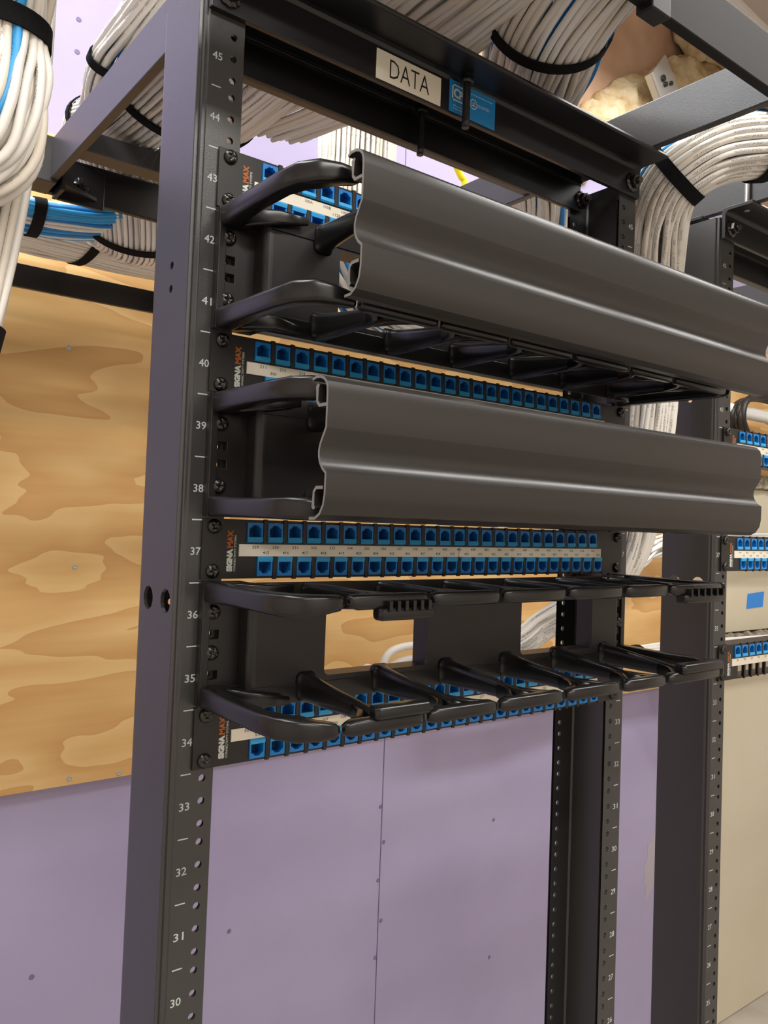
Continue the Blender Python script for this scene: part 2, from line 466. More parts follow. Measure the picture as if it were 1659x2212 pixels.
# drywall sheets screwed to the back wall, each its own piece, 3 mm joints
xb = [-1678, -459, 760, 1979, 3198]
for i in range(4):
    mb = MB(); mb.box(xb[i] + 1.2, xb[i + 1] - 1.2, WY, WY + 12.7, -ZO + 10, 1290)
    mb.build('drywall_sheet', M['purple'], wall, bevel=1.5)
    mb = MB()
    if i < 3:
        mb.box(xb[i + 1] - 1.2, xb[i + 1] + 1.2, WY + 5, WY + 13, -ZO + 10, 1290); mb.build('sheet_joint', M['seam'], wall)
# screw dimples in the drywall, on the studs
dm = MB(); n = 12
rings = [[(r * math.cos(2 * PI * j / n), y, r * math.sin(2 * PI * j / n)) for j in range(n)] for y, r in ((-0.4, 5.0), (-0.9, 4.0), (-0.2, 3.2))]
dm.ring_sweep(rings, 0, True, True)
DIM = dm.mesh('drywall_screw', M['seam'])
for X, zs in ((-50, (985, 922, 800)), (354, (-842,)), (754, (-652, -830, -1015)), (768, (-930, -740)), (1150, (-760, -1130)), (-48, (-815,)), (590, (900, 560))):
    for z in zs: put('drywall_screw', DIM, wall, (X, WY, z))
# pale scuffs on the drywall
mb = MB()
def blob(mb, cx, cz, rx, rz, y, rot=0, n=18, seed=1, amp=0.3):
    rr = random.Random(seed)
    pts = []
    for j in range(n):
        a = 2 * PI * j / n; k = 1 + amp * (rr.random() - 0.5) * 2
        x, z = rx * k * math.cos(a), rz * k * math.sin(a)
        pts.append((cx + x * math.cos(rot) - z * math.sin(rot), y, cz + x * math.sin(rot) + z * math.cos(rot)))
    mb.add(pts, [tuple(range(n))])
blob(mb, 1905, -1030, 34, 115, WY - 0.4, -0.28, 22, 3)
blob(mb, 1962, -1120, 14, 50, WY - 0.5, 0.1, 16, 4)
blob(mb, 1940, -1330, 10, 40, WY - 0.4, -1.0, 14, 5)
mb.build('scuff_mark', M['scuff'], wall)

# plywood backboards
def ply(x0, x1, label, scr):
    t = thing('plywood_board', label, 'board', (x0, WY, -468))
    mb = MB(); mb.box(x0, x1, WY - 19.5, WY - 1.3, -468, 742)
    mb.f = mb.f; o = mb.build('board', M['plywood'], t, bevel=1)
    mbs = MB(); n = 12
    mbs.ring_sweep([[(r * math.cos(2 * PI * j / n), y, r * math.sin(2 * PI * j / n)) for j in range(n)] for y, r in ((0.0, 5), (-1.0, 4.6), (-1.4, 3.6), (-0.6, 2.2), (-0.2, 1.2))], 0, True, True)
    me = mbs.mesh('board_screw', M['zinc'])
    for X, Z in scr: put('board_screw', me, t, (X, WY - 19.5, Z))
ply(-420, 2018, 'large tan plywood board with swirling grain screwed to the purple wall behind the racks', [(-43, 349), (-13, -60), (-4, -455), (90, -460), (700, -60), (700, 300)])
ply(2022, 3240, 'tan plywood board at far right, mostly hidden behind the right rack', [(2300, 380)])

# cream painted boards at the right, with rough ledges between them
t = thing('painted_wall_panel', 'smooth cream painted wall panel behind the right rack, upper of the two', 'wall panel', (2050, 1012, -320))
mb = MB(); mb.box(2060, 3300, 992, 1030, -300, 214); mb.build('board', M['cream'], t, bevel=2)
mb = MB(); mb.v and None
def ledge(name, z0, z1, seed, parent):
    mb = MB(); rr = random.Random(seed); n = 70
    rings = []
    for i in range(n + 1):
        x = 2060 + (3300 - 2060) * i / n
        j = [rr.uniform(-7, 7) for _ in range(6)]
        rings.append([(x, 968 + j[0], z0 + 4 + j[1] * .4), (x, 975 + j[2], z1 - 6 + j[3] * .8), (x, 990, z1 + j[4]), (x, 1030, z1 + 4), (x, 1030, z0), (x, 985, z0 + j[5] * .6)])
    mb.ring_sweep(rings, 0, False, True)
    return mb.build(name, M['mortar'], parent)
ledge('top_ledge', 214, 262, 4, t)
t = thing('painted_wall_panel', 'smooth cream painted wall panel at lower right below the rough grey ledge', 'wall panel', (2050, 1012, -1640))
mb = MB(); mb.box(2060, 3300, 992, 1030, -ZO + 2, -352); mb.build('board', M['cream'], t, bevel=2)
ledge('top_ledge', -352, -306, 9, t)
mb = MB()
mb.add([(2358, 990.6, -221), (2474, 990.6, -217), (2482, 990.6, -161), (2365, 990.6, -167), (2358, 991.8, -221), (2474, 991.8, -217), (2482, 991.8, -161), (2365, 991.8, -167)], [(0, 1, 2, 3), (7, 6, 5, 4), (0, 4, 5, 1), (1, 5, 6, 2), (2, 6, 7, 3), (3, 7, 4, 0)])
TAPE = mb

# ================================================================== RACKS
H = 232.55
def upright(rack, X0, sgn, name='upright', marks=True):
    """C channel. X0 = outer web face, sgn=+1 flanges point to +X (left rail)"""
    def q(x): return X0 + sgn * x
    mb = MB()
    zt, zb = 434.0, -1640.0
    T = 2.6
    # web with its holes
    wh = [(50.6, -16.6, 8.8), (18.8, -16.2, 8.8), (34.5, 228.5, 3.0), (34.5, 211.0, 3.0)]
    xa, xb_ = sorted((q(0), q(T)))
    # rows: bottom solid, cell rows, solid
    def slab(z0, z1, y0=6.0, y1=66.0): mb.box(xa, xb_, y0, y1, z0, z1)
    slab(zb, -40)
    mb.holes(6, 34.5, -40, 10, 18.8, -16.2, 8.8, xa, xb_, axis='X')
    mb.holes(34.5, 66, -40, 10, 50.6, -16.6, 8.8, xa, xb_, axis='X')
    slab(10, 203)
    mb.holes(6, 66, 203, 219.7, 34.5, 211, 3.0, xa, xb_, axis='X')
    mb.holes(6, 66, 219.7, 237, 34.5, 228.5, 3.0, xa, xb_, axis='X')
    slab(237, zt)
    # stepped front corner ridges and rounded back corner
    pr = [(0, 6), (0.3, 5.2), (1.8, 4.8), (2.3, 4.5), (2.5, 1.9), (3.2, 1.3), (5.1, 1.2), (5.6, 0.9), (6.1, 0), (8.0, 0), (8.0, 3.0), (6.0, 3.0), (3.6, 4.6), (2.6, 6.5)]
    mb.prism([(q(a), c) for a, c in pr], zb, zt, 'Z')
    pr = [(0, 66), (0.4, 68.4), (2.0, 69.6), (4, 70), (8, 70), (8, 67.2), (4.4, 67.2), (2.6, 65.4)]
    mb.prism([(q(a), c) for a, c in pr], zb, zt, 'Z')
    # flanges with the unit holes
    fx0, fx1 = sorted((q(8.0), q(33.6)))
    hx = q(25.25)
    k0 = 18
    hz = sorted([(k - 37) * U + d for k in range(k0, 46) for d in (6.35, 22.225, 38.1)])
    for y0, y1 in ((0.0, 3.0), (67.2, 70.0)):
        zprev = zb
        zfirst = hz[0] - 8
        mb.box(fx0, fx1, y0, y1, zb, zfirst)
        cur = zfirst
        for i, z in enumerate(hz):
            nx = (hz[i] + hz[i + 1]) / 2 if i + 1 < len(hz) else z + 7
            mb.holes(fx0, fx1, cur, nx, hx, z, 2.7, y0, y1, n=12)
            cur = nx
        mb.box(fx0, fx1, y0, y1, cur, zt)
    up = mb.build(name, M['rail'], rack)
    mk = MB()
    lx = q(25.25 - 12.5)
    for k in range(22, 46):
        text(mk, str(k), lx, (k - 37 + .5) * U - 2.0, 7.6, 5.6, -0.12, bold=0.01)
        z = (k - 37) * U - 2.0
        mk.add([(lx - 3.7, -0.12, z - .45), (lx + 3.7, -0.12, z - .45), (lx + 3.7, -0.12, z + .45), (lx - 3.7, -0.12, z + .45)], [(0, 1, 2, 3)])
    mk.build('unit_numbers', M['grey_ink'], up)['label'] = 'grey printed unit numbers with a tick between units'
    return up

def rack(cx, label):
    t = thing('equipment_rack', label, 'rack', (cx, 35, -1640))
    upright(t, cx - 257.8, 1); upright(t, cx + 257.8, -1)
    # top angles: front lip points to the aisle, back lip to the wall
    def angle_prof(y, s):
        return [(y, 407), (y + s * 5, 407), (y + s * 5, 436), (y + s * 6.2, 439.2), (y + s * 9, 440.4), (y + s * 38.5, 440.4), (y + s * 40, 442), (y + s * 39, 445), (y + s * 6, 445), (y + s * 2, 443.6), (y, 440)]
    mb = MB(); mb.prism(angle_prof(0, -1), cx - 253.5, cx + 253.0, 'X')
    mb.build('top_angle', M['steel'], t, bevel=0.6)
    mb = MB(); mb.prism(angle_prof(67, -1), cx - 252, cx + 236, 'X')
    mb.build('top_angle', M['steel'], t, bevel=0.6)
    mb = MB(); mb.box(cx - 300, cx + 300, -190, 0, -1650, -1640); mb.box(cx - 300, cx + 300, 70, 260, -1650, -1640)
    mb.box(cx - 300, cx + 300, -6, 0, -1640, -1600); mb.box(cx - 300, cx + 300, 70, 76, -1640, -1600)
    mb.build('foot_angles', M['steel'], t)
    for x, y, z, r in ((-240.5, -5, 421, 0), (238, -5, 421, 0)):
        put('bolt', HEXBOLT, t, (cx + x, y, z))
    for x in (-236, 237):
        put('bolt', HEXBOLT, t, (cx + x, 62, 421))
    return t
R1 = rack(0, 'near two-post black rack with a DATA label on its top bar')
R2 = rack(681, 'second two-post black equipment rack standing at the right, cut by the frame edge')
# stickers on the near rack
mb = MB(); mb.box(-108, -37.5, -5.5, -5.0, 408.5, 433.5); lab = mb.build('name_label', M['label'], R1, bevel=0.2)
lab['label'] = 'cream label reading DATA'
mb = MB(); text(mb, 'DATA', -72.5, 421.2, 43, 15.5, -5.62, bold=-0.008); mb.build('lettering', M['black_ink'], lab)
mb = MB(); mb.box(-27.5, 29, -5.5, -5.0, 408.8, 437.5); stk = mb.build('maker_sticker', M['sticker_blue'], R1, bevel=0.2)
stk['label'] = 'blue maker sticker with a white square emblem'
mb = MB()
def ringbox(mb, x0, x1, z0, z1, wd, y):
    for a in ((x0, x1, z0, z0 + wd), (x0, x1, z1 - wd, z1), (x0, x0 + wd, z0, z1), (x1 - wd, x1, z0, z1)):
        mb.add([(a[0], y, a[2]), (a[1], y, a[2]), (a[1], y, a[3]), (a[0], y, a[3])], [(0, 1, 2, 3)])
ringbox(mb, -24.5, -9.5, 419.5, 434, 1.3, -5.62)
text(mb, 'C', -19.2, 426.8, 7, 9, -5.64, bold=0.04); text(mb, 'P', -13.6, 426, 4.6, 8, -5.66, bold=0.04)
for r0 in (0,):
    n = 24
    for j in range(n):
        a0, a1 = 2 * PI * j / n, 2 * PI * (j + 1) / n
        mb.add([(1.5 + 4.6 * math.cos(a0), -5.62, 424 + 4.6 * math.sin(a0)), (1.5 + 4.6 * math.cos(a1), -5.62, 424 + 4.6 * math.sin(a1)), (1.5 + 3.9 * math.cos(a1), -5.62, 424 + 3.9 * math.sin(a1)), (1.5 + 3.9 * math.cos(a0), -5.62, 424 + 3.9 * math.sin(a0))], [(0, 1, 2, 3)])
text(mb, 'UL', 1.5, 424, 4.5, 4, -5.62, bold=0.02)
text(mb, 'US LISTED', 14, 424.5, 15, 2.6, -5.62)
for x0, x1, z in ((-2, 25, 432.5), (-23, -11, 415.2), (-23, -8, 412.6)):   # rows of print too small to read
    x = x0
    while x < x1:
        mb.add([(x, -5.62, z - .35), (x + 1.3, -5.62, z - .35), (x + 1.3, -5.62, z + .35), (x, -5.62, z + .35)], [(0, 1, 2, 3)]); x += 2.1
mb.build('emblem', M['white_ink'], stk)

# ================================================================== PATCH PANELS
def patch_panel(cx, k, label, tops, bots, bottom_jacks=True, split=None, top_jacks=24, group='patch panels in the near rack'):
    z0 = (k - 37) * U
    t = thing('patch_panel', label, 'patch panel', (cx, -2, z0), group)
    jt = [cx - 200 + 17.0 * i for i in range(24)]; jb = [cx - 191 + 17.0 * i for i in range(24)]
    rects = [(x - 6.45, x + 6.45, z0 + 27.0, z0 + 41.6) for x in jt] + [(x - 6.45, x + 6.45, z0 + 2.4, z0 + 16.9) for x in jb]
    rt, rb = rects[:24], rects[24:]
    mb = MB()
    def row(rs, za, zb, zc, zd):
        xs = sorted({cx - 215.0, cx + 215.0, *[r[0] for r in rs], *[r[1] for r in rs]})
        mb.grid(xs, [za, zb, zc, zd], lambda x, z: not any(r[0] < x < r[1] and r[2] < z < r[3] for r in rs), -2.2, 0)
    row(rt, z0 + 22.2, z0 + 27.0, z0 + 41.6, z0 + 43.6)
    row(rb, z0 + 0.7, z0 + 2.4, z0 + 16.9, z0 + 22.2)
    mb.box(cx - 241.3, cx - 215, -2.2, 0, z0 + 0.7, z0 + 43.6)
    mb.box(cx + 215, cx + 241.3, -2.2, 0, z0 + 0.7, z0 + 43.6)
    # dividers between the sockets stand a little proud past the edges
    for x in jt[:-1]: mb.box(x + 6.9, x + 10.1, -3.4, -2.0, z0 + 26.5, z0 + 44.2)
    for x in jb: mb.box(x + 6.9, x + 10.1, -3.4, -2.0, z0 + 0.0, z0 + 16.8)
    fp = mb.build('faceplate', M['panel'], t)
    mb = MB(); mb.box(cx - 218, cx + 218, 0, 22, z0 + 42.4, z0 + 43.6); mb.box(cx - 218, cx + 218, 0, 22, z0 + 0.7, z0 + 1.9)
    mb.build('return_lip', M['panel'], t)
    for i, x in enumerate(jt): put('keystone_jack', JACK_UP, t, (x, -0.2, z0 + 27.1))
    if bottom_jacks:
        for i, x in enumerate(jb): put('keystone_jack', JACK_DN, t, (x, -0.2, z0 + 2.45))
    # printed label strip(s)
    segs = [(cx - 212.5, cx + 205)] if not split else [(cx - 212.5, cx + split - .35), (cx + split + .35, cx + 205)]
    for a, bq in segs:
        mb = MB(); mb.box(a, bq, -3.1, -2.2, z0 + 16.9, z0 + 25.7); st = mb.build('label_strip', M['label'], t)
        mb = MB(); any_ = False
        for lst, xs, zz in ((tops, jt, z0 + 23.6), (bots, jb, z0 + 19.6)):
            for s, x in zip(lst, xs):
                if s and a < x + 1 < bq:
                    text(mb, s, x + 0.5, zz, 1.55 * len(s) + 0.6, 2.2, -3.16, bold=0.004); any_ = True
        if any_: mb.build('port_numbers', M['black_ink'], st)
    # logo reading upwards at the left
    mb = MB()
    text(mb, 'SIGNA', cx - 219.6, z0 + 14.0, 16.5, 4.8, -2.34, PI / 2, bold=0.075)
    text(mb, 'CONNECTIVITY SYSTEMS', cx - 215.5, z0 + 19.0, 26.5, 1.7, -2.34, PI / 2, bold=0.01)
    lg = mb.build('logo', M['white_ink'], fp)
    mb = MB(); text(mb, 'MAX', cx - 219.6, z0 + 29.4, 13.0, 4.8, -2.34, PI / 2, bold=0.06)
    mb.build('logo', M['orange_ink'], fp)
    for j, (x, z) in enumerate(((-H, 6.35), (-H, 38.1), (H, 6.35), (H, 38.1))):
        put('screw', SCREW, t, (cx + x, -2.2, z0 + z), (0, 0.4 + 0.9 * j + k, 0))
    return t
def seq(a, n): return [str(a + i) for i in range(n)]
patch_panel(0, 43, 'patch panel of blue sockets at the top of the near rack, numbered 100C and 112F',
            ['', '', '100A', '100B', '100C', '101', '102'] + seq(103, 17), ['', '', '', '112F', '114A', '114B'] + seq(115, 18))
patch_panel(0, 40, 'patch panel of blue sockets numbered from 211, between the two covered cable managers',
            ['211', '212', '213'] + seq(214, 21), ['300', '302', '303'] + seq(304, 21))
patch_panel(0, 37, 'fully visible patch panel of two blue socket rows, numbered 329 and 415 at its left',
            ['329', '330', '331', '332', '333', '334', '235', '336', '337', '338', '339', '400', '402', '404', '405', '406', '407', '408', '409', '410', '411', '412', '413', '414'],
            ['415', '416', '417', '418', '419', '420', '424', '425', '426', '427', '428', '429', '430', '431', '432', '433', '434', '435', '436', '437', '438', '439', '501', '502'], split=4.5)
patch_panel(0, 34, 'lowest patch panel of the near rack, numbered in the five hundreds, behind open fingers',
            ['503', '504', '505', '506', '507', '508', '509', '510', '511', '512', '513', '514', '515', '516', '517', '518', '519', '522', '524', '525', '526', '527', '529', '530'],
            ['531', '532', '533', '534', '535', '536', '538', '539', '540', '541', '542', '543', '544', '545', '546', '547', '548', '549', '550', '551', '552', '553', '554', '555'])
g2 = 'patch panels in the right rack'
patch_panel(681, 40, 'highest patch panel of the right rack, bright blue sockets at the frame edge', seq(101, 24), seq(125, 24), group=g2)
patch_panel(681, 37, 'middle patch panel of the right rack, above the piece of blue tape', seq(149, 24), seq(173, 24), group=g2)
patch_panel(681, 34, 'lowest patch panel of the right rack, its bottom row of openings empty', seq(201, 24), [''] * 24, bottom_jacks=False, group=g2)

# ================================================================== HORIZONTAL CABLE MANAGERS
def rr_ring(c, t, hw, zt, zb, n=3, rad=2.6):
    """rounded rectangle ring across a horizontal path; c=(x,y) t=(tx,ty)"""
    nx, ny = -t[1], t[0]
    h = (zt - zb) / 2; zc = (zt + zb) / 2; r = min(rad, hw * .95, h * .95)
    pts = []
    for sx, sz, a0 in ((1, 1, 0), (-1, 1, PI / 2), (-1, -1, PI), (1, -1, 3 * PI / 2)):
        for j in range(n + 1):
            a = a0 + (PI / 2) * j / n
            u = sx * (hw - r) + r * math.cos(a); v = sz * (h - r) + r * math.sin(a)
            pts.append((c[0] + nx * u, c[1] + ny * u, zc + v))
    return pts
def bar(mb, stations, z0, flip, rad=2.6):
    """stations: (x, y, halfwidth, ztop, zbottom) in a 2U frame; flip mirrors top to bottom"""
    st = [(Vector((s[0], s[1])), s[2], s[3], s[4]) for s in stations]
    rings = []
    for i, (p, hw, zt, zb) in enumerate(st):
        t = (st[min(i + 1, len(st) - 1)][0] - st[max(i - 1, 0)][0]).normalized()
        if flip: zt, zb = 88.9 - zb, 88.9 - zt
        rings.append(rr_ring(p, t, hw, z0 + zt, z0 + zb, rad=rad))
    mb.ring_sweep(rings, 0, True, True)
RIBS = (-164, -95, -25.5, 47, 116, 187)
LIPS = ((-196, -131.5), (-127, -63), (-58.5, 9.5), (15, 81), (87.5, 146), (152, 234))
def manager(z0, label, cover, screws, slots, cx=0, cov_x=(-238, 249), cdz=0.0, ck=1.0):
    t = thing('cable_manager', label, 'cable manager', (cx, -20, z0), 'horizontal cable managers')
    YF = -23.0
    mb = MB()
    # hat shaped body with two windows, returned edges
    win = ((-148, -46), (66, 168)); wz0, wz1 = 18, 73
    xs = [-206, -148, -46, 66, 168, 206]
    mb.grid(xs, [z0 + 1, z0 + wz0, z0 + wz1, z0 + 88], lambda x, z: not any(a < x < b_ and z0 + wz0 < z < z0 + wz1 for a, b_ in win), YF, YF + 2)
    for a, b_ in win:
        mb.box(a - 2, a, YF + 2, -4, z0 + wz0, z0 + wz1); mb.box(b_, b_ + 2, YF + 2, -4, z0 + wz0, z0 + wz1)
        mb.box(a, b_, YF + 2, -4, z0 + wz0 - 2, z0 + wz0); mb.box(a, b_, YF + 2, -4, z0 + wz1, z0 + wz1 + 2)
        # small rounded fillets in the window corners
        for xx, sx in ((a, 1), (b_, -1)):
            for zz, sz in ((z0 + wz0, 1), (z0 + wz1, -1)):
                r = 4.5; arc = [(xx + sx * (r - r * math.cos(q)), zz + sz * (r - r * math.sin(q))) for q in [PI / 2 * i / 5 for i in range(6)]]
                mb.prism([(xx, zz)] + arc, YF, YF + 2, 'Y')
    for s in (-1, 1):
        # rounded vertical corner and return wall
        pr = [(206 * s, YF)] + [((206 + 6 * math.sin(q)) * s, YF + 6 - 6 * math.cos(q)) for q in [PI / 2 * i / 6 for i in range(1, 7)]] + [(212 * s, -1), (210 * s, -1)] + [((206 + 4 * math.sin(q)) * s, YF + 6 - 4 * math.cos(q)) for q in [PI / 2 * i / 6 for i in range(6, 0, -1)]] + [(206 * s, YF + 2)]
        mb.prism(pr, z0 + 1, z0 + 88, 'Z', smooth=False)
    body = mb.build('body', M['panel'], t)
    for s in (-1, 1):
        mb = MB()
        xa, xb_ = sorted((s * 241.3, s * 211)); hx = s * H
        xs = sorted([xa, hx - 5.2, hx + 5.2, xb_])
        zs = [z0 + 1, z0 + 88]
        sl = [z0 + q for q in slots]
        for q in sl: zs += [q - 3, q + 3]
        mb.grid(xs, sorted(zs), lambda x, z: not (abs(x - hx) < 5 and any(abs(z - q) < 3 for q in sl)), -6.0, 0)
        # raised border round the fixing area
        bx = sorted((s * 241.3, s * 235.6))
        mb.box(bx[0], bx[1], -8.2, -5.9, z0 + 1, z0 + 88)
        mb.box(xa, xb_, -8.2, -5.9, z0 + 75, z0 + 88); mb.box(xa, xb_, -8.2, -5.9, z0 + 1, z0 + 14)
        mb.build('mounting_ear', M['panel'], t, bevel=0.5)
    for s in (-1, 1):
        for j, q in enumerate(screws): put('screw', SCREW, t, (s * H + cx, -6.0, z0 + q), (0, 0.7 * j + s + z0, 0))
    for flip in (False, True):
        mb = MB()
        za, zb = (z0 + 75, z0 + 88.4) if not flip else (z0 + 0.5, z0 + 13.9)
        mb.box(-209, 209, YF - 0.8, YF, za, zb)
        mb.build('comb_rail', M['plastic'], t, bevel=0.4)
        for i, x in enumerate(RIBS):
            mb = MB()
            st = [(x, YF + 1, 9.5, 88.3, 66), (x, YF - 2, 7.2, 88.3, 67), (x, YF - 7, 5.8, 88.3, 68), (x, YF - 22, 5.2, 88.2, 70), (x, -66, 4.6, 88.0, 72.5), (x, -86, 4.2, 87.8, 74.5), (x, -104, 4.4, 88, 77), (x, -116, 5.0, 88.4, 78.5)]
            bar(mb, st, z0, flip, 5)
            a, b_ = LIPS[i]
            st = [(a, -116.5, 2.6, 87.0, 81.5), (a + 2, -117.5, 4.2, 88.2, 80), (a + 6, -118.5, 5.0, 88.6, 78.6), (b_ - 6, -118.5, 5.0, 88.6, 78.6), (b_ - 2, -117.5, 4.2, 88.2, 80), (b_, -116.5, 2.6, 87.0, 81.5)]
            bar(mb, st, z0, flip, 3)
            # web fillets where the rib meets its head
            for s in (-1, 1):
                st = [(x + s * 3, -88, 1.8, 87.6, 77), (x + s * 8, -103, 2.4, 87.6, 77.5), (x + s * 16, -112, 2.6, 87.6, 78.4), (x + s * 26, -116.5, 2.0, 87.4, 79)]
                bar(mb, st, z0, flip, 1.6)
            fg = mb.build('finger', M['plastic'], t)
            if i in (0, 5):
                ca, cb = (a + 21, b_ + 1) if i == 0 else (x - 20, x + 44)
                mb = MB()
                st = [(ca, -120, 4.5, 79.5, 73), (ca + 2, -120.5, 6.5, 80, 71.5), (cb - 2, -120.5, 6.5, 80, 71.5), (cb, -120, 4.5, 79.5, 73)]
                bar(mb, st, z0, flip, 3)
                for q in range(0 if flip else 6):
                    xx = ca + 6 + q * (cb - ca - 12) / 5
                    z1_, z2_ = (78, 84.5) if not flip else (88.9 - 84.5, 88.9 - 78)
                    mb.box(xx - 1.3, xx + 1.3, -128.2, -121, z0 + z1_, z0 + z2_)
                mb.build('cover_hinge', M['plastic'], fg, bevel=0.4)
        for s in (-1, 1):
            mb = MB()
            if s < 0:
                st = [(-233, -2, 8.2, 88.4, 73.5), (-233.5, -10, 7.6, 88.4, 73.8), (-234.5, -28, 6.6, 88.4, 74.3), (-235, -55, 6.2, 88.3, 75), (-234.5, -85, 6.4, 88.3, 75), (-231.5, -103, 7.6, 88.5, 74.6), (-225, -113, 8.2, 88.6, 74.4), (-215, -117.5, 6.4, 88.6, 76.5), (-204, -118.5, 5.0, 88.4, 78.5), (-200.5, -117.5, 3.0, 87.4, 80.5)]
            else:
                st = [(233, -2, 8.2, 88.4, 73.5), (234, -10, 7.6, 88.4, 73.8), (236, -28, 6.6, 88.4, 74.3), (239, -55, 6.2, 88.3, 75), (242, -85, 6.0, 88.3, 75), (243.5, -104, 5.8, 88.5, 76), (241, -115, 5.4, 88.5, 77), (234, -118.5, 4.6, 88.4, 78.5)]
            bar(mb, st, z0, flip, 3)
            # fillet between the arm and the body
            xa, xb_ = sorted((s * 206, s * 230))
            st = [(s * 226, -4, 5, 88.0, 74.5), (s * 218, -18, 5, 88.0, 75), (s * 205, -27, 4, 88.0, 77), (s * 182, -30, 1.2, 88.0, 82)]
            bar(mb, st, z0, flip, 2)
            mb.build('end_arm', M['plastic'], t)
    if cover:
        # wavy snap-on cover, thin extrusion with curled edges and two clip channels
        outer = [(-130, 87.4), (-134, 88.6), (-139, 88.3), (-143, 86.8), (-145.8, 84.2), (-147.1, 80.8), (-147.4, 77), (-147.4, 68), (-147.4, 56.2), (-147.1, 55.4), (-144.6, 51), (-141.8, 46), (-140.8, 42.5), (-140.9, 39), (-142.2, 35.4), (-144.8, 32), (-147.6, 29.9), (-148.6, 29.2), (-148.6, 28), (-148.4, 16), (-147, 9), (-143.5, 3.6), (-138.5, 0.6), (-132, 0.4)]
        # offset for the inner face
        P = [Vector(p) for p in outer]; inner = []
        for i, p in enumerate(P):
            d = (P[min(i + 1, len(P) - 1)] - P[max(i - 1, 0)]).normalized()
            inner.append(p + Vector((-d.y, d.x)) * 1.7)
        prof = [tuple(p) for p in P] + [tuple(p) for p in reversed(inner)]
        mb = MB()
        n = len(outer)
        ring = [[(x, p[0], z0 + cdz + p[1] * ck) for p in prof] for x in cov_x]
        vs = ring[0] + ring[1]; m2 = len(prof)
        for i in range(m2):
            j = (i + 1) % m2
            mb.add([vs[i], vs[j], vs[m2 + j], vs[m2 + i]], [(0, 1, 2, 3)], 0, True)
        for base in (0, m2):
            for i in range(n - 1):
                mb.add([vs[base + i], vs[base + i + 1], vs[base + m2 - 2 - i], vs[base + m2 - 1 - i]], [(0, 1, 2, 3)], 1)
        # clip channels behind the face (open hooks)
        for zc, sg in ((79.0, 1), (11.0, -1)):
            hook = [(-145.6, zc - 10 * sg), (-138, zc - 10 * sg), (-135.2, zc - 7 * sg), (-134.2, zc + 3 * sg), (-136.4, zc + 4.6 * sg), (-138.2, zc + 3.4 * sg), (-137.2, zc + 1.6 * sg), (-137.0, zc - 6 * sg), (-139, zc - 8 * sg), (-145.6, zc - 8 * sg)]
            mb.prism([(a, z0 + cdz + c * ck) for a, c in hook], cov_x[0], cov_x[1], 'X', capmi=1)
        cv = mb.mesh('cover', [M['cover'], M['cover_edge']], ORIG[t], weld=True)
        o = bpy.data.objects.new('cover', cv); COL.objects.link(o); o.parent = t; ORIG[o] = ORIG[t]
        o['label'] = 'long wavy black snap-on cover with pale cut edge'
        cv.set_sharp_from_angle(angle=math.radians(23))
    return t
manager(4 * U, 'upper cable manager with a wavy black cover running off the right of the frame', True, (66.7, 22.2), (50.8, 38.1), cov_x=(-217, 268), cdz=1.5, ck=1.012)
manager(1 * U, 'lower covered cable manager with a wavy black cover, both cover ends in view', True, (66.7, 22.2), (50.8, 38.1), cov_x=(-236, 251), cdz=0.5, ck=0.955)
manager(-2 * U, 'open cable manager without cover, black fingers showing under the 329 patch panel', False, (66.7, 38.1), (50.8, 22.2))

# ================================================================== OVERHEAD RUNWAYS
def beam(parent, name, x0, x1, y0, y1, z0=450, z1=500, mat='runway'):
    mb = MB(); mb.box(x0, x1, y0, y1, z0, z1); return mb.build(name, M[mat], parent, bevel=1.2)
def jbolt(parent, x, y, zt, zb, mat='steel', r=3.4):
    mb = MB(); mb.tube(catmull([(x, y, zb), (x, y, zb + 20), (x, y, zt - 10), (x, y + 4, zt - 2), (x, y + 12, zt), (x, y + 17, zt - 5), (x, y + 17.5, zt - 12)], 3), r, 8)
    mb.tube([(x, y, 438), (x, y, 432)], 6.2, 6)
    return mb.build('j_bolt', M[mat], parent)
rw1 = thing('ladder_runway', 'dark ladder runway over the near rack running back to the wall, cables lying on it', 'cable runway', (0, 200, 450), 'overhead ladder runways')
beam(rw1, 'stringer', -227, -217.5, -157, 540); beam(rw1, 'stringer', 235, 244.5, -157, 540)
for y in (120, 395):
    beam(rw1, 'rung', -217.5, 235, y, y + 30, 452, 476)
jbolt(rw1, -16, -15, 464, 393); jbolt(rw1, -13, 50, 464, 392)
rw2 = thing('ladder_runway', 'dark ladder runway over the right rack, its side rail crossing above the rack top', 'cable runway', (690, 200, 450), 'overhead ladder runways')
beam(rw2, 'stringer', 449, 458.5, -157, 540); beam(rw2, 'stringer', 910, 919.5, -157, 540)
for y in (120, 395):
    beam(rw2, 'rung', 458.5, 910, y, y + 30, 452, 476)
mb = MB()
mb.tube(catmull([(446, -22, 440), (446, -22, 468), (446, -21, 494), (449, -14, 503), (456, -8, 503), (460, -8, 496)], 4), 3.4, 8)
mb.build('j_bolt', M['zinc'], rw2)
rw3 = thing('ladder_runway', 'dark ladder runway crossing above the front of the racks, top right corner', 'cable runway', (300, -400, 450), 'overhead ladder runways')
beam(rw3, 'stringer', -700, 34, -167, -157.5, mat='matte'); beam(rw3, 'stringer', 46, 1700, -167, -157.5, mat='matte')
beam(rw3, 'splice_plate', 28, 52, -172, -156.5, 444, 506, 'steel'); beam(rw3, 'stringer', -700, 1700, -624, -614.5)
for x in (320, 620, 920, 1220):
    beam(rw3, 'rung', x, x + 30, -614.5, -167, 452, 476)
rw4 = thing('ladder_runway', 'dark ladder runway crossing along the purple wall above the plywood', 'cable runway', (500, 780, 450), 'overhead ladder runways')
